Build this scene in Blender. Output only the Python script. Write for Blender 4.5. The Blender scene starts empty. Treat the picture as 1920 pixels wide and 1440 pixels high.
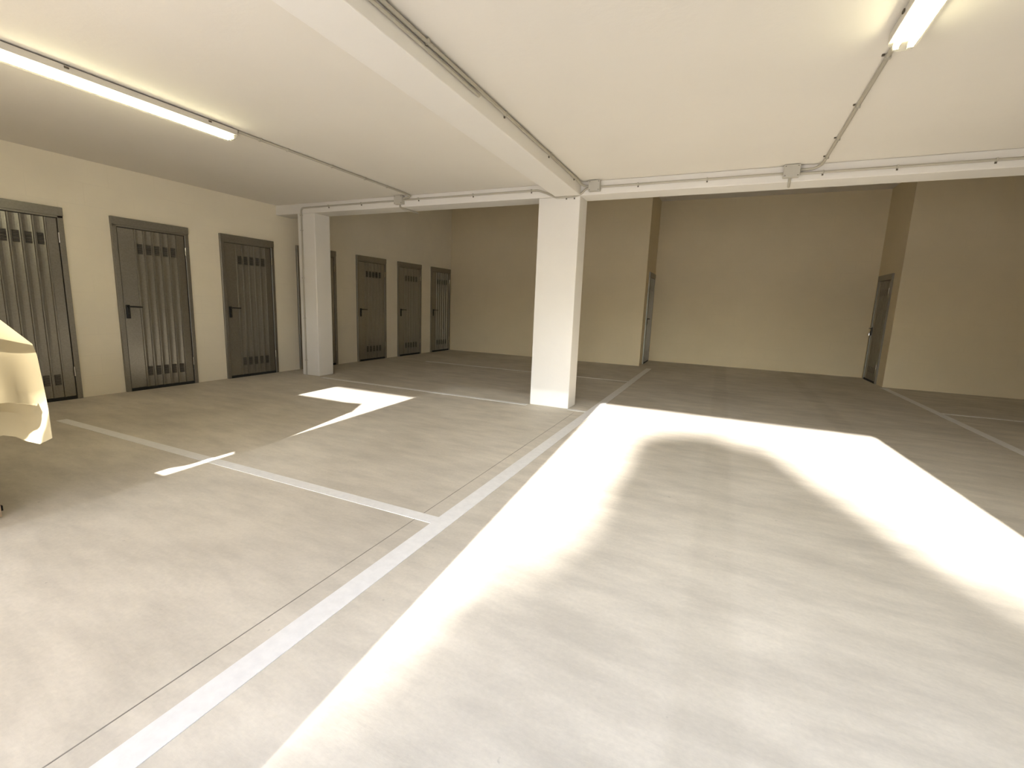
import bpy, bmesh, math, random
from mathutils import Vector, Matrix
random.seed(4)
SC = bpy.context.scene
COL = SC.collection
PI = math.pi

# ------------------------------------------------------------------ camera
CAM_H = 1.29
RW = [[0.9077944, 0.4177267, 0.0376007], [0.101229, -0.1312206, -0.9861713], [-0.4070161, 0.899047, -0.1614074]]
cam_data = bpy.data.cameras.new('camera')
cam_data.sensor_width = 36.0
cam_data.lens = 16.10295
cam_data.shift_x = 0.00145
cam_data.shift_y = -0.003774
cam_data.clip_start = 0.02
cam_data.clip_end = 500
cam = bpy.data.objects.new('camera', cam_data)
COL.objects.link(cam)
m = Matrix(((RW[0][0], -RW[1][0], -RW[2][0], 0),
            (RW[0][1], -RW[1][1], -RW[2][1], 0),
            (RW[0][2], -RW[1][2], -RW[2][2], CAM_H),
            (0, 0, 0, 1)))
cam.matrix_world = m
SC.camera = cam

# ------------------------------------------------------------------ light and exposure
SC.view_settings.view_transform = 'Standard'
SC.view_settings.look = 'None'
SC.view_settings.gamma = 1.0
SC.view_settings.use_curve_mapping = False
SC.view_settings.exposure = 0.97

SC.cycles.use_adaptive_sampling = True
SC.cycles.adaptive_threshold = 0.025
SC.cycles.caustics_refractive = False

SUN_DIR = Vector((-0.065, 1.0, -0.348)).normalized()      # way the sunlight travels
sun_data = bpy.data.lights.new('sun', 'SUN')
sun_data.energy = 18.0
sun_data.color = (1.0, 0.97, 0.95)
sun_data.angle = math.radians(0.55)
sun = bpy.data.objects.new('sun', sun_data)
sun.rotation_euler = SUN_DIR.to_track_quat('-Z', 'Y').to_euler()
sun.location = (1, -20, 8)
COL.objects.link(sun)

world = bpy.data.worlds.new('world')
SC.world = world
world.use_nodes = True
wn = world.node_tree.nodes
wl = world.node_tree.links
wn.clear()
sky = wn.new('ShaderNodeTexSky')
sky.sky_type = 'NISHITA'
sky.sun_disc = False
sky.sun_elevation = math.atan(0.348)
sky.sun_rotation = PI - 0.065
sky.air_density = 1.0
sky.dust_density = 6.0
sky.ozone_density = 1.0
tint = wn.new('ShaderNodeMix')
tint.data_type = 'RGBA'
tint.blend_type = 'MULTIPLY'
tint.inputs['Factor'].default_value = 1.0
tint.inputs['B'].default_value = (0.69, 0.96, 1.62, 1)
bg = wn.new('ShaderNodeBackground')
bg.inputs['Strength'].default_value = 0.235
wo = wn.new('ShaderNodeOutputWorld')
wl.new(sky.outputs['Color'], tint.inputs['A'])
wl.new(tint.outputs['Result'], bg.inputs['Color'])
wl.new(bg.outputs['Background'], wo.inputs['Surface'])

# ------------------------------------------------------------------ materials
def new_mat(name):
    mt = bpy.data.materials.new(name)
    mt.use_nodes = True
    nt = mt.node_tree
    return mt, nt, nt.nodes['Principled BSDF']

def ramp(nt, fac, stops):
    r = nt.nodes.new('ShaderNodeValToRGB')
    el = r.color_ramp.elements
    while len(el) < len(stops):
        el.new(0.5)
    for e, (p, c) in zip(el, stops):
        e.position = p
        e.color = (c[0], c[1], c[2], 1) if not isinstance(c, (int, float)) else (c, c, c, 1)
    nt.links.new(fac, r.inputs['Fac'])
    return r.outputs['Color']

def noise(nt, vec, scale, detail=6, rough=0.6):
    n = nt.nodes.new('ShaderNodeTexNoise')
    n.inputs['Scale'].default_value = scale
    n.inputs['Detail'].default_value = detail
    n.inputs['Roughness'].default_value = rough
    nt.links.new(vec, n.inputs['Vector'])
    return n.outputs['Fac']

def coords(nt, scale=(1, 1, 1), rot=(0, 0, 0)):
    tc = nt.nodes.new('ShaderNodeTexCoord')
    mp = nt.nodes.new('ShaderNodeMapping')
    mp.inputs['Scale'].default_value = scale
    mp.inputs['Rotation'].default_value = rot
    nt.links.new(tc.outputs['Object'], mp.inputs['Vector'])
    return mp.outputs['Vector']

def mixc(nt, a, b, fac, mode='MIX'):
    mx = nt.nodes.new('ShaderNodeMix')
    mx.data_type = 'RGBA'
    mx.blend_type = mode
    for sock, v in ((mx.inputs['A'], a), (mx.inputs['B'], b), (mx.inputs['Factor'], fac)):
        if isinstance(v, (int, float)):
            sock.default_value = v
        elif isinstance(v, tuple):
            sock.default_value = (v[0], v[1], v[2], 1)
        else:
            nt.links.new(v, sock)
    return mx.outputs['Result']

def bump(nt, bsdf, h, strength, dist=0.01):
    b = nt.nodes.new('ShaderNodeBump')
    b.inputs['Strength'].default_value = strength
    b.inputs['Distance'].default_value = dist
    nt.links.new(h, b.inputs['Height'])
    nt.links.new(b.outputs['Normal'], bsdf.inputs['Normal'])

def concrete():
    mt, nt, p = new_mat('troweled_concrete')
    v = coords(nt)
    v2 = coords(nt, (1.0, 3.2, 1.0), (0, 0, 0.5))
    big = ramp(nt, noise(nt, v, 0.7, 5, 0.55), [(0.30, (0.505, 0.455, 0.370)), (0.72, (0.665, 0.605, 0.500))])
    swirl = ramp(nt, noise(nt, v2, 1.9, 9, 0.68), [(0.35, 0.86), (0.62, 1.07)])
    c = mixc(nt, big, swirl, 1.0, 'MULTIPLY')
    fine = ramp(nt, noise(nt, v, 55, 3, 0.6), [(0.3, 0.95), (0.7, 1.03)])
    c = mixc(nt, c, fine, 1.0, 'MULTIPLY')
    pits = ramp(nt, noise(nt, v, 17, 2, 0.5), [(0.215, 0.72), (0.25, 1.0)])
    c = mixc(nt, c, pits, 0.8, 'MULTIPLY')
    # tyre tracks along the drive lane: dusty darker rubber bands
    tc = nt.nodes.new('ShaderNodeTexCoord')
    sp = nt.nodes.new('ShaderNodeSeparateXYZ')
    nt.links.new(tc.outputs['Object'], sp.inputs['Vector'])
    def band(center, half):
        s = nt.nodes.new('ShaderNodeMath'); s.operation = 'SUBTRACT'
        nt.links.new(sp.outputs['X'], s.inputs[0]); s.inputs[1].default_value = center
        a = nt.nodes.new('ShaderNodeMath'); a.operation = 'ABSOLUTE'
        nt.links.new(s.outputs[0], a.inputs[0])
        r = nt.nodes.new('ShaderNodeMapRange'); r.inputs['From Min'].default_value = half * 0.6
        r.inputs['From Max'].default_value = half; r.inputs['To Min'].default_value = 1; r.inputs['To Max'].default_value = 0
        nt.links.new(a.outputs[0], r.inputs['Value'])
        return r.outputs['Result']
    b1 = band(0.08, 0.13)
    b2 = band(1.45, 0.13)
    ad = nt.nodes.new('ShaderNodeMath'); ad.operation = 'MAXIMUM'
    nt.links.new(b1, ad.inputs[0]); nt.links.new(b2, ad.inputs[1])
    tr = nt.nodes.new('ShaderNodeMath'); tr.operation = 'MULTIPLY'
    nt.links.new(ad.outputs[0], tr.inputs[0])
    nt.links.new(noise(nt, coords(nt, (1, 0.35, 1)), 4, 4), tr.inputs[1])
    c = mixc(nt, c, mixc(nt, c, (0.86, 0.855, 0.84), 1.0, 'MULTIPLY'), tr.outputs[0])
    nt.links.new(c, p.inputs['Base Color'])
    ro = ramp(nt, noise(nt, v, 2.3, 6, 0.6), [(0.3, 0.50), (0.7, 0.72)])
    nt.links.new(ro, p.inputs['Roughness'])
    bump(nt, p, noise(nt, v2, 9, 8, 0.65), 0.10, 0.008)
    return mt

def plaster(name, col, block=False, rough=0.85, var=0.05):
    mt, nt, p = new_mat(name)
    v = coords(nt)
    k = ramp(nt, noise(nt, v, 1.1, 6, 0.6), [(0.3, 1 - var), (0.7, 1.0)])
    c = mixc(nt, col, k, 1.0, 'MULTIPLY')
    sp = ramp(nt, noise(nt, v, 14, 3, 0.55), [(0.17, 0.70), (0.21, 1.0)])
    c = mixc(nt, c, sp, 0.5, 'MULTIPLY')
    h = noise(nt, v, 22, 5, 0.6)
    if block:
        tc = nt.nodes.new('ShaderNodeTexCoord')
        s = nt.nodes.new('ShaderNodeSeparateXYZ')
        cmb = nt.nodes.new('ShaderNodeCombineXYZ')
        nt.links.new(tc.outputs['Object'], s.inputs['Vector'])
        nt.links.new(s.outputs['Y' if block == 'Y' else 'X'], cmb.inputs['X'])
        nt.links.new(s.outputs['Z'], cmb.inputs['Y'])
        br = nt.nodes.new('ShaderNodeTexBrick')
        br.inputs['Scale'].default_value = 1.0
        br.inputs['Brick Width'].default_value = 0.5
        br.inputs['Row Height'].default_value = 0.25
        br.inputs['Mortar Size'].default_value = 0.006
        br.inputs['Mortar Smooth'].default_value = 0.6
        br.inputs['Color1'].default_value = (1, 1, 1, 1)
        br.inputs['Color2'].default_value = (1, 1, 1, 1)
        br.inputs['Mortar'].default_value = (0, 0, 0, 1)
        nt.links.new(cmb.outputs['Vector'], br.inputs['Vector'])
        msk = ramp(nt, noise(nt, v, 2.2, 3), [(0.42, 0.0), (0.62, 1.0)])
        inv = mixc(nt, (1.0, 1.0, 1.0), br.outputs['Color'], msk)
        c = mixc(nt, c, ramp(nt, inv, [(0.0, 0.93), (1.0, 1.0)]), 0.5, 'MULTIPLY')
        h = mixc(nt, h, inv, 0.5, 'MULTIPLY')
    nt.links.new(c, p.inputs['Base Color'])
    p.inputs['Roughness'].default_value = rough
    p.inputs['Specular IOR Level'].default_value = 0.3
    bump(nt, p, h, 0.22, 0.006)
    return mt

def simple(name, col, rough=0.6, metal=0.0, var=0.06, scale=8, spec=0.5, bmp=0.0):
    mt, nt, p = new_mat(name)
    v = coords(nt)
    k = ramp(nt, noise(nt, v, scale, 4), [(0.3, 1 - var), (0.7, 1.0)])
    nt.links.new(mixc(nt, col, k, 1.0, 'MULTIPLY'), p.inputs['Base Color'])
    p.inputs['Roughness'].default_value = rough
    p.inputs['Metallic'].default_value = metal
    p.inputs['Specular IOR Level'].default_value = spec
    if bmp:
        bump(nt, p, noise(nt, v, scale * 3, 4), bmp, 0.004)
    return mt

def galvanised(name, col, rough):
    mt, nt, p = new_mat(name)
    vo = nt.nodes.new('ShaderNodeTexVoronoi')
    vo.inputs['Scale'].default_value = 55
    nt.links.new(coords(nt), vo.inputs['Vector'])
    k = ramp(nt, vo.outputs['Distance'], [(0.0, 0.90), (0.8, 1.04)])
    nt.links.new(mixc(nt, col, k, 1.0, 'MULTIPLY'), p.inputs['Base Color'])
    p.inputs['Metallic'].default_value = 0.85
    p.inputs['Roughness'].default_value = rough
    return mt

def emitter(name, col, strength):
    mt, nt, p = new_mat(name)
    p.inputs['Base Color'].default_value = (0.9, 0.9, 0.88, 1)
    p.inputs['Emission Color'].default_value = (*col, 1)
    p.inputs['Emission Strength'].default_value = strength
    return mt

def sheet_mat(name, tcol, transp, trans_w, col):
    """thin plastic film: part see-through, part diffusing"""
    mt = bpy.data.materials.new(name)
    mt.use_nodes = True
    nt = mt.node_tree
    nt.nodes.clear()
    out = nt.nodes.new('ShaderNodeOutputMaterial')
    tr = nt.nodes.new('ShaderNodeBsdfTransparent'); tr.inputs['Color'].default_value = (*tcol, 1)
    tl = nt.nodes.new('ShaderNodeBsdfTranslucent'); tl.inputs['Color'].default_value = (*col, 1)
    df = nt.nodes.new('ShaderNodeBsdfDiffuse'); df.inputs['Color'].default_value = (*col, 1)
    m1 = nt.nodes.new('ShaderNodeMixShader'); m1.inputs['Fac'].default_value = trans_w
    nt.links.new(df.outputs[0], m1.inputs[1]); nt.links.new(tl.outputs[0], m1.inputs[2])
    m2 = nt.nodes.new('ShaderNodeMixShader'); m2.inputs['Fac'].default_value = transp
    nt.links.new(m1.outputs[0], m2.inputs[1]); nt.links.new(tr.outputs[0], m2.inputs[2])
    nt.links.new(m2.outputs[0], out.inputs['Surface'])
    return mt

M = dict(
    floor=concrete(),
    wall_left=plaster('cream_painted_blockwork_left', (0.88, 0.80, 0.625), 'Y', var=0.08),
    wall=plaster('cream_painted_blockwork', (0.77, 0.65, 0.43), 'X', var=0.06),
    wall_plain=plaster('cream_painted_plaster', (0.77, 0.65, 0.43), False),
    white=plaster('white_painted_concrete', (0.80, 0.76, 0.68), False, 0.8, 0.04),
    ceil=plaster('white_ceiling_paint', (0.80, 0.75, 0.655), False, 0.85, 0.03),
    line=simple('white_floor_paint', (0.80, 0.78, 0.74), 0.55, 0, 0.10, 20),
    joint=simple('dark_joint_filler', (0.30, 0.27, 0.22), 0.9, 0, 0.3, 8),
    zinc=galvanised('galvanised_sheet', (0.31, 0.295, 0.26), 0.29),
    zinc_frame=galvanised('galvanised_frame', (0.28, 0.265, 0.23), 0.38),
    slot=simple('louvre_shadow_gap', (0.05, 0.045, 0.04), 0.9),
    black=simple('black_plastic', (0.012, 0.012, 0.013), 0.35, 0, 0.1),
    chrome=simple('bright_steel', (0.75, 0.74, 0.72), 0.15, 1.0),
    rubber=simple('dark_rubber', (0.02, 0.02, 0.018), 0.9),
    conduit=simple('beige_pvc_conduit', (0.46, 0.42, 0.33), 0.5, 0, 0.06, 6),
    box=simple('grey_pvc_box', (0.50, 0.47, 0.39), 0.5, 0, 0.05, 10),
    clip=simple('dark_conduit_clip', (0.10, 0.08, 0.05), 0.6),
    housing=simple('grey_polycarbonate_housing', (0.60, 0.56, 0.48), 0.45),
    tube=emitter('fluorescent_tube', (1.0, 0.95, 0.64), 11.5),
    steel=simple('dark_painted_steel', (0.06, 0.055, 0.05), 0.5, 0.5),
    wood=simple('rough_board', (0.42, 0.30, 0.18), 0.8, 0, 0.3, 10),
    paving=simple('sunlit_paving', (0.46, 0.42, 0.36), 0.9, 0, 0.15, 1.5),
    facade=simple('outer_render', (0.62, 0.56, 0.47), 0.9),
    bark=simple('bark', (0.12, 0.08, 0.05), 0.95),
    leaf=simple('dark_evergreen_foliage', (0.04, 0.07, 0.025), 0.8, 0, 0.5, 3),
)
M['diffuser'] = sheet_mat('clear_ribbed_diffuser', (1, 1, 1), 0.90, 0.5, (0.30, 0.29, 0.26))
M['film'] = sheet_mat('translucent_plastic_film', (0.93, 0.98, 1.0), 0.035, 0.45, (0.52, 0.52, 0.54))
M['tarp'] = sheet_mat('cream_plastic_tarp', (1, 0.9, 0.7), 0.0, 0.12, (0.46, 0.375, 0.215))

# ------------------------------------------------------------------ mesh helpers
class MB:
    def __init__(s):
        s.v = []; s.f = []
    def add(s, vs, fs):
        o = len(s.v); s.v += [tuple(a) for a in vs]; s.f += [tuple(i + o for i in f) for f in fs]
        return s
    def box(s, x0, y0, z0, x1, y1, z1):
        vs = [(x0, y0, z0), (x1, y0, z0), (x1, y1, z0), (x0, y1, z0), (x0, y0, z1), (x1, y0, z1), (x1, y1, z1), (x0, y1, z1)]
        return s.add(vs, [(0, 3, 2, 1), (4, 5, 6, 7), (0, 1, 5, 4), (1, 2, 6, 5), (2, 3, 7, 6), (3, 0, 4, 7)])
    def prism(s, poly, axis, a, b):
        """poly of 2-D points extruded along axis ('x','y','z') from a to b"""
        n = len(poly)
        def P(p, t):
            return {'x': (t, p[0], p[1]), 'y': (p[0], t, p[1]), 'z': (p[0], p[1], t)}[axis]
        vs = [P(p, a) for p in poly] + [P(p, b) for p in poly]
        fs = [tuple(range(n))[::-1], tuple(range(n, 2 * n))] + [(i, (i + 1) % n, n + (i + 1) % n, n + i) for i in range(n)]
        return s.add(vs, fs)
    def tube(s, pts, r, n=8):
        pts = [Vector(p) for p in pts]
        rings = []
        up = None
        for i, p in enumerate(pts):
            d = (pts[min(i + 1, len(pts) - 1)] - pts[max(i - 1, 0)]).normalized()
            if up is None:
                up = Vector((0, 0, 1)) if abs(d.z) < 0.9 else Vector((1, 0, 0))
            a = (up - d * up.dot(d)).normalized()
            up = a
            b = d.cross(a)
            rings.append([p + a * (r * math.cos(2 * PI * k / n)) + b * (r * math.sin(2 * PI * k / n)) for k in range(n)])
        vs = [v for rg in rings for v in rg]
        fs = []
        for i in range(len(rings) - 1):
            for k in range(n):
                fs.append((i * n + k, i * n + (k + 1) % n, (i + 1) * n + (k + 1) % n, (i + 1) * n + k))
        fs.append(tuple(range(n))[::-1])
        fs.append(tuple(range(len(vs) - n, len(vs))))
        return s.add(vs, fs)
    def build(s, name, mat, parent=None, bevel=0.0, smooth=False, seg=2, fix=True):
        me = bpy.data.meshes.new(name)
        me.from_pydata(s.v, [], s.f)
        if fix or bevel:
            bm = bmesh.new(); bm.from_mesh(me)
            if fix:
                bmesh.ops.recalc_face_normals(bm, faces=bm.faces)
            if bevel:
                bmesh.ops.bevel(bm, geom=list(bm.edges), offset=bevel, segments=seg, affect='EDGES', profile=0.5, clamp_overlap=True)
            bm.to_mesh(me); bm.free()
        me.materials.append(mat)
        if smooth:
            for p in me.polygons:
                p.use_smooth = True
            me.set_sharp_from_angle(angle=math.radians(40))
        o = bpy.data.objects.new(name, me)
        COL.objects.link(o)
        if parent:
            o.parent = parent
        return o

def tag(o, label=None, cat=None, group=None, kind=None):
    if label: o['label'] = label
    if cat: o['category'] = cat
    if group: o['group'] = group
    if kind: o['kind'] = kind
    return o

def empty(name, loc=(0, 0, 0), rz=0.0):
    o = bpy.data.objects.new(name, None)
    o.empty_display_size = 0.1
    o.location = loc
    o.rotation_euler = (0, 0, rz)
    COL.objects.link(o)
    return o

def kids(o):
    return [c for c in bpy.data.objects if c.parent == o]

def copy_tree(o, parent=None):
    c = o.copy()
    COL.objects.link(c)
    if parent:
        c.parent = parent
    for ch in kids(o):
        copy_tree(ch, c)
    return c

def fillet(pts, r, n=5):
    """round the inner corners of a polyline"""
    pts = [Vector(p) for p in pts]
    out = [pts[0]]
    for i in range(1, len(pts) - 1):
        a, b, c = pts[i - 1], pts[i], pts[i + 1]
        rr = min(r, (a - b).length * 0.45, (c - b).length * 0.45)
        p0 = b + (a - b).normalized() * rr
        p1 = b + (c - b).normalized() * rr
        for k in range(n + 1):
            t = k / n
            out.append(p0.lerp(b, t).lerp(b.lerp(p1, t), t))
    out.append(pts[-1])
    return out

# ------------------------------------------------------------------ geometry constants (metres; camera above the origin)
def wx(y):                       # inner face of the left wall
    return -6.911 + 0.006 * y
YB, YR = 10.913, 12.345          # back walls and recess
RL, RR = -1.664, 2.924           # recess sides
ZC, ZR, ZB = 2.764, 3.964, 2.611 # low ceiling, high ceiling, beam undersides
C0, C1, D0, D1 = -2.219, -1.689, 5.548, 5.861
P0, P1 = -6.389, -6.016
XW = 7.6                         # right wall
YF = -0.5                        # inner face of the front wall

# ------------------------------------------------------------------ setting
S = 'structure'
fl = MB().box(-7.2, -0.8, -0.2, XW + .2, YR + .2, 0).build('floor', M['floor'])
tag(fl, 'pale troweled concrete garage floor', 'floor', kind=S)

def floor_line(poly, label):
    return tag(MB().prism(poly, 'z', 0.0, 0.0025).build('painted_line', M['line'], fl), label)
LX0, LX1 = -1.446, -1.336
floor_line([(LX0, -0.3), (LX1, -0.3), (LX1, 10.58), (LX0, 10.58)], 'long wide white line running from the bottom of the photo to the back')
floor_line([(-5.85, 2.127), (LX0, 2.127), (LX0, 2.213), (-5.85, 2.213)], 'nearest white cross line on the left')
floor_line([(C1 + .004, 5.50), (LX0, 5.50), (LX0, 5.58), (C1 + .004, 5.58)], 'short white line stub right of the column foot')
floor_line([(-5.88, 5.452), (C0 - .02, 5.452), (C0 - .02, 5.528), (-5.88, 5.528)], 'white cross line between the two columns')
floor_line([(-5.85, 8.33), (LX0, 8.33), (LX0, 8.40), (-5.85, 8.40)], 'farthest white cross line on the left')
floor_line([(2.86, 2.0), (2.965, 2.0), (2.965, 10.80), (2.86, 10.80)], 'long white line on the right starting at the wall corner')
floor_line([(2.965, 8.33), (XW - .2, 8.33), (XW - .2, 8.40), (2.965, 8.40)], 'thin white cross line at the far right')
MB().prism([(-1.556, -0.5), (-1.552, -0.5), (-1.562, 5.4), (-1.566, 5.4)], 'z', 0.0, 0.0012).build('saw_cut_joint', M['joint'], fl)

# left wall follows its slight angle
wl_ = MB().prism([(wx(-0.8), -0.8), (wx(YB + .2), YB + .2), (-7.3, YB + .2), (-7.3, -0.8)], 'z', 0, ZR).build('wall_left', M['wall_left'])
tag(wl_, 'long cream block wall with the row of metal doors', 'wall', kind=S)
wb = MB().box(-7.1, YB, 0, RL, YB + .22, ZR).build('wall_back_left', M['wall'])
tag(wb, 'cream back wall section between the left wall and the recess', 'wall', kind=S)
ws = MB().box(RL - .15, YB + .22, 0, RL, YR, ZR).build('wall_recess_left', M['wall_plain'])
tag(ws, 'narrow left side wall of the recess', 'wall', kind=S)
wr = MB().box(RL - .15, YR, 0, RR + .15, YR + .2, ZR).build('wall_recess_back', M['wall'])
tag(wr, 'wide cream wall at the back of the recess', 'wall', kind=S)
ws2 = MB().box(RR, YB + .22, 0, RR + .15, YR, ZR).build('wall_recess_right', M['wall_plain'])
tag(ws2, 'narrow right side wall of the recess', 'wall', kind=S)
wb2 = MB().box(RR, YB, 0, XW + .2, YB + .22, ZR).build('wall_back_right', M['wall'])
tag(wb2, 'cream back wall section at the far right', 'wall', kind=S)
wri = MB().box(XW, -0.8, 0, XW + .2, YB, ZR).build('wall_right', M['wall_plain'])
tag(wri, 'cream side wall beyond the right edge', 'wall', kind=S)

# front wall behind the camera: a door opening and the wide vehicle opening
A0, A1, AH = -4.74, -3.34, 2.0
B0_, B1_, BH = -3.34, 2.10, 2.40
fw = MB()
fw.box(-7.1, YF - .25, 0, A0, YF, ZC)
fw.box(A0, YF - .25, AH, A1, YF, ZC)
fw.box(A1, YF - .25, BH, B1_, YF, ZC)
fw.box(B1_, YF - .25, 0, XW, YF, ZC)
fwo = fw.build('wall_front', M['wall_plain'])
tag(fwo, 'front wall behind the photographer with the wide vehicle opening', 'wall', kind=S)

ce = MB().box(-7.1, YF - .25, ZC, XW + .2, D1, ZC + .2).build('ceiling', M['ceil'])
tag(ce, 'low white ceiling over the front bay', 'ceiling', kind=S)
up = MB().box(-7.1, D1 - .2, ZC + .2, XW + .2, D1, ZR).build('wall_upstand', M['wall_plain'])
tag(up, 'upstand wall above the cross beam', 'wall', kind=S)
ce2 = MB().box(-7.1, D1, ZR, XW + .2, YR + .2, ZR + .2).build('ceiling', M['ceil'])
tag(ce2, 'high ceiling over the back bay', 'ceiling', kind=S)

b1 = MB().box(wx(5.6) - .02, D0, ZB, XW, D1, ZC).build('beam', M['white'], bevel=.006)
tag(b1, 'white cross beam running the full width of the garage', 'beam', kind=S)
b2 = MB().box(-2.005, YF, ZB, C1, D0 + .01, ZC).build('beam', M['white'], bevel=.006)
tag(b2, 'white beam running overhead from the camera to the central column', 'beam', kind=S)
c1 = MB().box(C0, D0, 0, C1, D1, ZB).build('column', M['white'], bevel=.010)
tag(c1, 'thick white square column in the middle', 'column', kind=S)
c2 = MB().box(P0, D0, 0, P1, D1, ZB).build('column', M['white'], bevel=.010)
tag(c2, 'slimmer white column beside the row of metal doors', 'column', kind=S)

# ------------------------------------------------------------------ metal doors
DW, DH = 0.89, 2.178
FR = 0.052        # side frame
def leaf_profile():
    """x, y profile of the ribbed leaf sheet, front towards -y"""
    x0, x1 = FR + .008, DW - FR - .008
    pts = [(x0, 0.0)]
    first = x0 + .175
    pitch = 0.098
    for k in range(6):
        c = first + pitch * k
        nxt = c + pitch
        pts += [(c - .004, 0.0), (c, -.011), (c + .012, -.011), (c + .018, -.003)]
        if k < 5:                                  # shallow dished pan between ribs
            for t in (.35, .6, .85):
                pts.append((c + .018 + (pitch - .022) * t, .0035 * math.sin(t * PI)))
    pts.append((x1, 0.0))
    return pts, first, pitch

def make_door():
    root = empty('door_1')
    tag(root, kind=S)
    f = MB()
    f.box(0, -.030, 0, FR, 0.02, DH - .09)
    f.box(DW - FR, -.030, 0, DW, 0.02, DH - .09)
    f.build('door_frame', M['zinc_frame'], root, bevel=.003, seg=1)
    MB().box(-.002, -.034, DH - .092, DW + .002, 0.02, DH).box(0, -.030, DH - .115, DW, .02, DH - .092).build('door_header', M['zinc_frame'], root, bevel=.002, seg=1)
    MB().box(FR, -.022, 0.0, DW - FR, .015, .036).build('threshold', M['rubber'], root)
    MB().box(FR, -.004, .036, DW - FR, .012, DH - .115).build('rebate', M['slot'], root)
    prof, first, pitch = leaf_profile()
    z0, z1 = .040, DH - .124
    y = -.018
    vs = []; fs = []
    for (px, py) in prof:
        vs += [(px, y + py, z0), (px, y + py, z1)]
    for i in range(len(prof) - 1):
        fs.append((2 * i, 2 * i + 2, 2 * i + 3, 2 * i + 1))
    n = len(vs)
    xa, xb = prof[0][0], prof[-1][0]
    vs += [(xa, .012, z0), (xb, .012, z0), (xb, .012, z1), (xa, .012, z1)]
    fs += [(n, n + 3, n + 2, n + 1), (0, 1, n + 3, n), (n + 1, n + 2, 2 * len(prof) - 1, 2 * len(prof) - 2)]
    leaf = MB().add(vs, fs).build('leaf', M['zinc'], root, fix=False)
    # vents
    src = None
    for zc in (DH - .36, .245):
        for k in range(5):
            xc = first + pitch * k + .056
            if src is None:
                b = MB()
                b.box(-.027, -.004, -.062, .027, .004, .062)
                src = b.build('vent', M['slot'], leaf)
                sl = MB()
                for q in range(8):
                    z = -.054 + q * .0155
                    sl.prism([(-.005, z - .004), (-.011, z - .0005), (-.010, z + .0025), (-.003, z + .001)], 'x', -.026, .026)
                slats = sl.build('louvres', M['zinc_frame'], leaf)
                me = bpy.data.meshes.new('vent')
                bm = bmesh.new(); bm.from_mesh(src.data)
                off = len(bm.faces)
                bm.from_mesh(slats.data)
                bm.faces.ensure_lookup_table()
                for i in range(off, len(bm.faces)):
                    bm.faces[i].material_index = 1
                bm.to_mesh(me); bm.free()
                me.materials.append(M['slot']); me.materials.append(M['zinc_frame'])
                bpy.data.objects.remove(slats)
                src.data = me
                v = src
            else:
                v = src.copy(); COL.objects.link(v)
            v.location = (xc, y - .000, zc)
    tagged = [c for c in kids(leaf)]
    # handle: long back plate, neck and lever
    h = MB()
    hx, hz = FR + .045, 1.09
    h.box(hx - .021, y - .016, hz - .15, hx + .021, y - .001, hz + .022)
    hd = h.build('handle', M['black'], leaf, bevel=.006)
    lv = MB()
    lv.tube([(hx, y - .012, hz), (hx, y - .055, hz)], .011, 8)
    lv.tube(fillet([(hx, y - .052, hz), (hx + .03, y - .058, hz), (hx + .135, y - .056, hz - .004)], .02), .0095, 8)
    hv = lv.build('lever', M['black'], leaf, smooth=True)
    kx = MB(); kx.tube([(hx, y - .022, hz - .085), (hx, y - .016, hz - .085)], .010, 10)
    kx.build('lock_cylinder', M['steel'], leaf)
    for hz_ in (DH - .33, .33):
        hb = MB(); hb.tube([(DW - FR - .002, -.032, hz_ - .055), (DW - FR - .002, -.032, hz_ + .055)], .007, 8)
        hb.build('hinge', M['chrome'], root)
    return root

door0 = make_door()
spots = [(2.773 - DW, 'leftmost metal storage door, partly hidden by the draped tarp'),
         (3.222, 'second metal storage door from the left with light glowing on its foot'),
         (4.560, 'metal storage door just left of the slim column'),
         (5.905, 'metal storage door mostly hidden behind the slim column'),
         (7.348, 'first fully visible metal door right of the slim column'),
         (8.652, 'middle of the three small metal doors in the far left corner'),
         (9.968, 'last metal door in the corner where left and back walls meet')]
n = 0
for y0, lab in spots:
    n += 1
    d = door0 if n == 1 else copy_tree(door0)
    d.name = 'door_%d' % n
    d.location = (wx(y0 + DW / 2), y0, 0)
    d.rotation_euler = (0, 0, PI / 2 - 0.006)
    tag(d, lab, 'door', 'galvanised storage doors along the left wall', S)
d = copy_tree(door0); d.name = 'door_8'
d.location = (RL, 11.30, 0); d.rotation_euler = (0, 0, PI / 2)
tag(d, 'metal door seen edge-on in the left side of the recess', 'door', 'galvanised doors facing each other in the recess', S)
d = copy_tree(door0); d.name = 'door_9'
d.location = (RR, 12.20, 0); d.rotation_euler = (0, 0, -PI / 2)
tag(d, 'narrow-looking metal door in the right side of the recess', 'door', 'galvanised doors facing each other in the recess', S)
pk = MB()
pk.tube([(FR + .012, -.05, .985), (FR + .012, -.05, .935)], .022, 10)
pk.tube(fillet([(FR + .0, -.045, .985), (FR + .0, -.045, 1.02), (FR + .024, -.045, 1.02), (FR + .024, -.045, .985)], .01), .004, 6)
pko = pk.build('padlock', M['chrome'], d, smooth=True)
tag(pko, 'shiny metal padlock')

# ------------------------------------------------------------------ conduits and junction boxes
R_ = 0.0125
FY = D0 - R_ - .002              # conduit axis on the beam's front face
def conduit(pts, label, clips=(), r=R_, rad=.05, offs='face'):
    o = MB().tube(fillet(pts, rad), r, 10).build('conduit', M['conduit'], smooth=True)
    tag(o, label, 'conduit', 'beige conduits')
    return o

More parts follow.
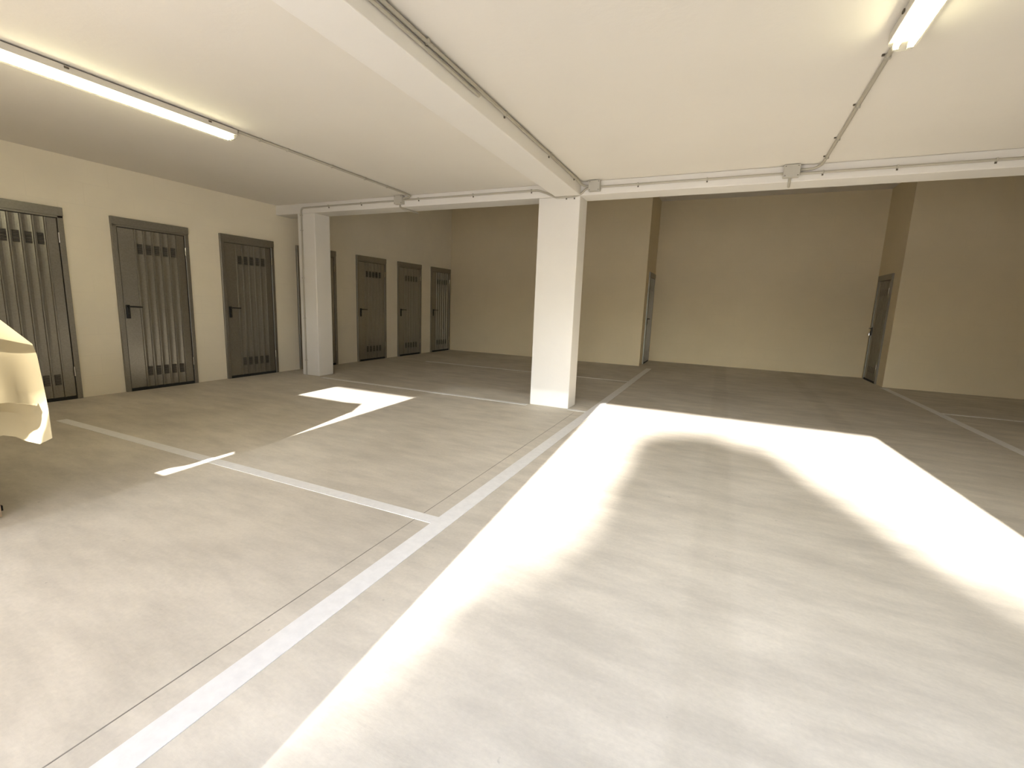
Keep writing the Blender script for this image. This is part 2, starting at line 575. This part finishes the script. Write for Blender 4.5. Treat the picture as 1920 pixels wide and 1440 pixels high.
def clip_on(o, p, axis, side):
    """saddle clip round a conduit at p; axis = run direction, side = towards the surface"""
    x, y, z = p
    b = MB()
    w = .007; g = R_ + .0035
    lo = [x - g, y - g, z - g]; hi = [x + g, y + g, z + g]
    i = 'xyz'.index(axis)
    lo[i] = p[i] - w; hi[i] = p[i] + w
    j = 'xyz'.index(side[1])
    if side[0] == '+': hi[j] = p[j] + R_ + .001
    else: lo[j] = p[j] - R_ - .001
    b.box(*lo, *hi)
    c = b.build('clip', M['conduit'], o, bevel=.002, seg=1)
    k = ({'x', 'y', 'z'} - {axis, side[1]}).pop()
    kk = 'xyz'.index(k)
    q = MB(); lo2 = list(lo); hi2 = list(hi)
    lo2[kk] = lo[kk] - .013; hi2[kk] = lo[kk] + .001
    lo2[j] = (hi[j] - .008) if side[0] == '+' else lo[j]
    hi2[j] = hi[j] if side[0] == '+' else lo[j] + .008
    q.box(*lo2, *hi2)
    q.build('screw', M['clip'], o)

def jbox(x0, x1, z0, z1, label, face_y=D0):
    r = empty('junction_box', ((x0 + x1) / 2, face_y, (z0 + z1) / 2))
    w, h = (x1 - x0) / 2, (z1 - z0) / 2
    MB().box(-w, -.060, -h, w, -.001, h).build('body', M['box'], r, bevel=.006)
    MB().box(-w - .002, -.070, -h - .002, w + .002, -.061, h + .002).build('cover', M['box'], r, bevel=.004)
    for sx in (-1, 1):
        for sz in (-1, 1):
            MB().tube([(sx * (w - .014), -.0725, sz * (h - .014)), (sx * (w - .014), -.0685, sz * (h - .014))], .005, 8).build('screw', M['clip'], r)
    tag(r, label, 'junction box', 'junction boxes on the cross beam')
    return r
ZP = 2.692
jbox(-4.400, -4.262, 2.640, 2.758, 'small grey junction box on the beam left of the central column')
jbox(-1.578, -1.446, 2.637, 2.756, 'grey junction box just right of the central column top')
jbox(0.402, 0.540, 2.642, 2.758, 'grey junction box at the right, below the twin tube light')

cA = conduit([(-6.285, FY, .0), (-6.285, FY, ZP), (-4.40, FY, ZP + .008)], 'conduit rising up the slim column and along the beam to the first box', rad=.06)
for p in ((-5.70, ZP + .002), (-5.05, ZP + .005)): clip_on(cA, (p[0], FY, p[1]), 'x', '+y')
for z in (0.25, .95, 1.6, 2.35, 2.58): clip_on(cA, (-6.285, FY, z), 'z', '+y')
cB = conduit([(-4.262, FY, ZP + .01), (-2.23, FY, 2.700), (-2.10, FY, 2.655), (-1.99, FY, 2.597), (-1.90, FY, 2.600), (-1.72, FY, 2.605), (-1.66, FY, 2.640), (-1.628, FY, 2.675), (-1.578, FY, 2.688)], 'conduit dipping under the overhead beam at the central column top', rad=.035)
for x in (-4.02, -3.15, -2.32): clip_on(cB, (x, FY, ZP + .01), 'x', '+y')
for x in (-1.86, -1.76): clip_on(cB, (x, FY, 2.602), 'x', '+y')
cC = conduit([(-1.446, FY, 2.690), (0.402, FY, 2.690)], 'straight conduit on the beam between the two right boxes')
for x in (-1.02, -.30): clip_on(cC, (x, FY, 2.690), 'x', '+y')
cD = conduit([(0.540, FY, 2.680), (4.6, FY, 2.680), (XW - .05, FY, 2.680)], 'conduit on the beam running out of the right edge')
for x in (.74, 1.32, 2.0): clip_on(cD, (x, FY, 2.680), 'x', '+y')

ZK = ZC - R_ - .002
cE = conduit([(-4.165, 3.00, ZK), (-4.135, 5.30, ZK), (-4.125, FY - .04, ZK - .01), (-4.165, FY - .018, 2.730), (-4.262, FY - .006, 2.722)], 'ceiling conduit from the long left light to the first box', rad=.06)
for y in (3.22, 3.52, 4.10, 4.62, 5.02): clip_on(cE, (-4.165 + .013 * (y - 3.0), y, ZK), 'y', '+z')
cF = conduit([(0.690, 3.22, ZK), (0.722, 5.20, ZK), (0.722, FY - .03, ZK - .004), (0.665, FY - .002, 2.718), (0.540, FY - .002, 2.712)], 'ceiling conduit from the twin tube light to the right box', rad=.08)
for y in (3.44, 4.13, 4.80, 5.30): clip_on(cF, (0.69 + .016 * (y - 3.22), y, ZK), 'y', '+z')
# along the overhead beam's right side
FX = C1 + R_ + .002
cG = conduit([(FX, YF + .1, 2.738), (FX, 5.36, 2.738), (FX + .004, 5.47, 2.722), (-1.625, FY - .012, 2.705), (-1.578, FY - .012, 2.705)], 'upper conduit along the right side of the overhead beam', rad=.06)
for y in (1.2, 2.38, 3.42, 4.42, 5.25): clip_on(cG, (FX, y, 2.738), 'y', '-x')
MB().tube([(FX - .002, YF + .1, 2.701), (FX - .002, 3.0, 2.701)], .010, 10).build('lower_pipe', M['conduit'], cG, smooth=True)
# short tails under the beam
conduit([(-4.335, FY, 2.640), (-4.335, FY, 2.612), (-4.320, D0 + .03, 2.594), (-4.300, D0 + .16, 2.594), (-4.285, D1 + .02, 2.592)], 'short conduit tail bending under the beam below the left box', rad=.03)
conduit([(0.465, FY, 2.642), (0.465, FY, 2.612), (0.468, D0 + .03, 2.594), (0.475, D0 + .12, 2.592)], 'short conduit tail bending under the beam below the right box', rad=.03)

# ------------------------------------------------------------------ ceiling lights
def ceiling_light(x, y0, y1, label):
    L = y1 - y0
    r = empty('ceiling_light', (x, y0, ZC))
    W = .066
    # housing tray with rounded plan ends
    def outline(w, l0, l1, rr, n=5):
        pts = []
        for cx, cy, a0 in ((w - rr, l1 - rr, 0), (-w + rr, l1 - rr, 90), (-w + rr, l0 + rr, 180), (w - rr, l0 + rr, 270)):
            for k in range(n + 1):
                a = math.radians(a0 + 90 * k / n)
                pts.append((cx + rr * math.cos(a), cy + rr * math.sin(a)))
        return pts
    MB().prism(outline(W, 0, L, .035), 'z', -.056, -.011).build('housing', M['housing'], r, bevel=.003, seg=1)
    # domed diffuser: lofted outline
    b = MB(); rings = []
    for (s, z) in ((.0, -.057), (.004, -.074), (.012, -.090), (.026, -.102)):
        o = outline(W - s - .002, .004 + s * 1.4, L - .004 - s * 1.4, max(.034 - s * .4, .01))
        rings.append([(p[0], p[1], z) for p in o])
    nn = len(rings[0]); vs = [p for rg in rings for p in rg]; fs = []
    for i in range(len(rings) - 1):
        for k in range(nn):
            fs.append((i * nn + k, i * nn + (k + 1) % nn, (i + 1) * nn + (k + 1) % nn, (i + 1) * nn + k))
    fs.append(tuple(range(len(vs) - nn, len(vs))))
    b.add(vs, fs).build('diffuser', M['diffuser'], r, smooth=True)
    for sx in (-1, 1):
        MB().tube([(sx * .033, .05, -.078), (sx * .033, L - .05, -.078)], .013, 12).build('fluorescent_tube', M['tube'], r, smooth=True)
        for yy in (.037, L - .037):
            MB().box(sx * .031 - .012, yy - .010, -.092, sx * .031 + .012, yy + .010, -.057).build('tube_holder', M['housing'], r)
    for k in range(2):
        yy = L - (1.22, .27)[k]
        for sx in (-1, 1):
            xa = sx * (W + .001)
            MB().box(min(xa, xa + sx * .007), yy - .014, -.032, max(xa, xa + sx * .004), yy + .014, -.018).build('latch', M['clip'], r, bevel=.002, seg=1)
    for yy in (L * .2, L * .8):
        MB().box(-.03, yy - .02, -.012, .03, yy + .02, 0).build('mounting_bracket', M['clip'], r)
    tag(r, label, 'ceiling light', 'long fluorescent ceiling lights')
    return r
ceiling_light(-4.205, 1.38, 3.00, 'long glowing fluorescent batten at the upper left')
ceiling_light(5.61, 1.62, 3.24, 'added unseen fluorescent light farther right, brightening the right side')  # assumed extra fixture, added to lift the dark right wall and floor
ceiling_light(0.703, 1.62, 3.24, 'twin tube fluorescent light cut off at the upper right')

# ------------------------------------------------------------------ crates under a tarp at the left edge
def crate(x0, y0, z0, x1, y1, z1, label, feet=()):
    r = empty('crate', ((x0 + x1) / 2, (y0 + y1) / 2, z0))
    a, b, h = (x1 - x0) / 2, (y1 - y0) / 2, z1 - z0
    MB().box(-a + .02, -b + .02, .012, a - .02, b - .02, h - .02).build('body', M['wood'], r)
    n = 4
    for k in range(n):
        za = .01 + (h - .02) * k / n; zb = .01 + (h - .02) * (k + 1) / n - .012
        for sy in (-1, 1):
            MB().box(-a, sy * (b - .01) - .009, za, a, sy * (b - .01) + .009, zb).build('board', M['wood'], r)
        for sx in (-1, 1):
            MB().box(sx * (a - .01) - .009, -b + .02, za, sx * (a - .01) + .009, b - .02, zb).build('board', M['wood'], r)
    MB().box(-a, -b, h - .012, a, b, h).build('lid', M['wood'], r)
    for fx, fy in feet:
        MB().box(fx - .03 - r.location.x, fy - .03 - r.location.y, 0, fx + .03 - r.location.x, fy + .03 - r.location.y, .03).build('foot', M['rubber'], r)
    tag(r, label, 'crate', 'crates under the tarp')
crate(-5.15, .16, 0, -3.385, .58, .43, 'low wooden crate under the tarp, nearest the garage opening')
crate(-5.15, .60, 0, -3.56, 1.02, .43, 'low wooden crate under the tarp with a dark foot showing at its hem', feet=((-3.72, 1.035),))
crate(-5.15, .18, .43, -3.60, 1.02, 1.04, 'upper wooden crate that holds the tarp up')

def make_tarp():
    def lerp(tab, z):
        for (za, a), (zb, b) in zip(tab, tab[1:]):
            if za >= z >= zb:
                t = (za - z) / (za - zb); return [p + (q - p) * t for p, q in zip(a, b)]
        return tab[-1][1]
    corner = [(1.13, (-3.86, 1.12)), (1.10, (-3.79, 1.19)), (.95, (-3.635, 1.272)), (.80, (-3.555, 1.255)), (.62, (-3.465, 1.235)), (.44, (-3.405, 1.215))]
    zs = [1.115, 1.10, 1.07, 1.02, .96, .90, .84, .78, .72, .66, .60, .55, .50, .46]
    NS = 30
    vs = []; rings = []
    for j, z in enumerate(zs):
        d = j / (len(zs) - 1)
        X1, Y1 = lerp(corner, z)
        X0 = -5.22 - .06 * d
        Y0 = .10 - .06 * d
        side = min(X1, -3.565 - .0 * d) + .02 * d             # plain right side away from the corner
        ring = []
        for sd in range(4):
            for i in range(NS):
                t = i / NS
                if sd == 0:      # right side, near -> far corner
                    y = Y0 + (Y1 - Y0) * t
                    fl = (X1 - side) * math.exp(-(Y1 - y) / .085)
                    if z > .60:
                        x = X1 + min(Y1 - y, .40) * .13 * min(1, (z - .60) / .10) + math.sin(y * 12 + z * 9) * .002
                    else:
                        x = side + fl * (1 if z < .55 else .6) + math.sin(y * 21 + 2.0) * .010 * d * min(1, (Y1 - y) / .12)
                elif sd == 1:    # far side, right -> left
                    x = X1 + (X0 - X1) * t
                    y = Y1 - .05 * math.sin(min(1, t * 6) * PI / 2) + math.sin(x * 15) * .022 * d * min(1, t * 8)
                elif sd == 2:
                    y = Y1 - .05 + (Y0 - Y1 + .05) * t; x = X0 + math.sin(y * 17) * .02 * d
                else:
                    x = X0 + (side - X0) * t; y = Y0 + math.sin(x * 16) * .02 * d
                zz = z
                if sd == 0:
                    zz += (.012 * math.sin(y * 9) + .020 * math.sin(y * 31)) * d ** 2
                    if Y1 - y < .10: zz -= .035 * d ** 3 * (1 - (Y1 - y) / .10)
                else:
                    zz += .02 * math.sin(i * .6 + sd) * d ** 2
                    if sd == 1 and t < .12: zz -= .035 * d ** 3 * (1 - t / .12)
                ring.append((x, y, zz))
        rings.append(ring)
    N = len(rings[0])
    cxm, cym = -4.5, .62
    inner = [[(cxm + (p[0] - cxm) * k, cym + (p[1] - cym) * k, 1.12 + .006 * math.sin(p[0] * 9 + p[1] * 7)) for p in rings[0]] for k in (.15, .5, .85)]
    rings = inner + rings
    vs = [p for r in rings for p in r]
    fs = [tuple(range(N))]
    for j in range(len(rings) - 1):
        for i in range(N):
            a_ = j * N + i; b_ = j * N + (i + 1) % N
            fs.append((a_, b_, b_ + N, a_ + N))
    o = MB().add(vs, fs).build('tarp', M['tarp'], smooth=True)
    tag(o, 'pale yellow plastic tarp hanging with folds at the left edge', 'tarp')
    return o
make_tarp()

# ------------------------------------------------------------------ plastic film hung in the left part of the vehicle opening
def make_film():
    NX, NZ = 60, 6
    vs = []; fs = []
    x0, x1 = A1 + .0, -.95
    for j in range(NZ + 1):
        z = .02 + (BH - .02) * j / NZ
        for i in range(NX + 1):
            x = x0 + (x1 - x0) * i / NX
            y = YF - .12 + .03 * math.sin(i * .9 + .3 * j) * (1 - .5 * j / NZ)
            vs.append((x, y, z))
    for j in range(NZ):
        for i in range(NX):
            a = j * (NX + 1) + i
            fs.append((a, a + 1, a + NX + 2, a + NX + 1))
    o = MB().add(vs, fs).build('plastic_curtain', M['film'], smooth=True)
    tag(o, 'translucent plastic film hung in the vehicle opening behind the photographer', 'curtain')
make_film()

# ------------------------------------------------------------------ outdoors (behind the camera)
g = MB().box(-40, -60, -.25, 40, -.8, -.02).build('driveway', M['paving'])
tag(g, 'sunlit paved driveway outside the garage opening', 'driveway', kind=S)

def make_tree():
    D = 30.0
    r = empty('broadleaf_tree', (2.2, -D, 0))
    MB().tube([(0, 0, -.1), (.03, 0, 3.0), (.1, .02, 6.5), (.15, 0, 9.5)], .20, 8).build('trunk', M['bark'], r)
    for ex, ez in ((-.5, 5.6), (.9, 5.4), (.1, 6.2)):
        MB().tube([(.12, 0, 7.6), (ex * .5, 0, 9.2), (ex, .1, ez + 4.6)], .07, 6).build('branch', M['bark'], r)
    prof = [(1.9, (-.9, 1.1)), (2.8, (-1.3, 1.9)), (4.8, (-1.2, 2.2)), (5.75, (-1.3, 2.0)), (5.95, (-1.2, 1.9)), (6.12, (-.95, 1.7)), (6.3, (-.69, 1.55)), (6.60, (-.60, 1.10)), (6.85, (-.60, .92)), (7.02, (-.56, .78)), (7.12, (-.48, .45)), (7.19, (-.35, .2))]
    off = -(2.2 - .065 * (D + 3.0))
    up_ = (D - 16.0) * .348
    prof = [(z + up_, e) for z, e in prof]
    vs = []; fs = []
    rnd = random.Random(2)
    for _ in range(11000):
        z = 1.9 + up_ + (7.19 - 1.9) * rnd.random() ** .7
        for (za, a), (zb, b) in zip(prof, prof[1:]):
            if za <= z <= zb:
                t = (z - za) / (zb - za)
                xl = a[0] + (b[0] - a[0]) * t; xr = a[1] + (b[1] - a[1]) * t
                break
        c = (xl + xr) / 2; w = (xr - xl) / 2
        an = rnd.random() * 2 * PI; q = math.sqrt(rnd.random())
        p = Vector((c + w * q * math.cos(an) + off, w * q * math.sin(an), z + rnd.gauss(0, .05)))
        e1 = Vector((rnd.gauss(0, 1), rnd.gauss(0, 1), rnd.gauss(0, 1))).normalized() * .12
        e2 = e1.cross(Vector((rnd.gauss(0, 1), rnd.gauss(0, 1), rnd.gauss(0, 1)))).normalized() * .08
        o = len(vs)
        vs += [p - e1, p + e2, p + e1, p - e2]
        fs.append((o, o + 1, o + 2, o + 3))
    c = MB().add(vs, fs).build('foliage', M['leaf'], r, fix=False)
    c['kind'] = 'stuff'
    tag(r, 'dark leafy tree outside that shades the middle of the sunlit floor', 'tree')
make_tree()
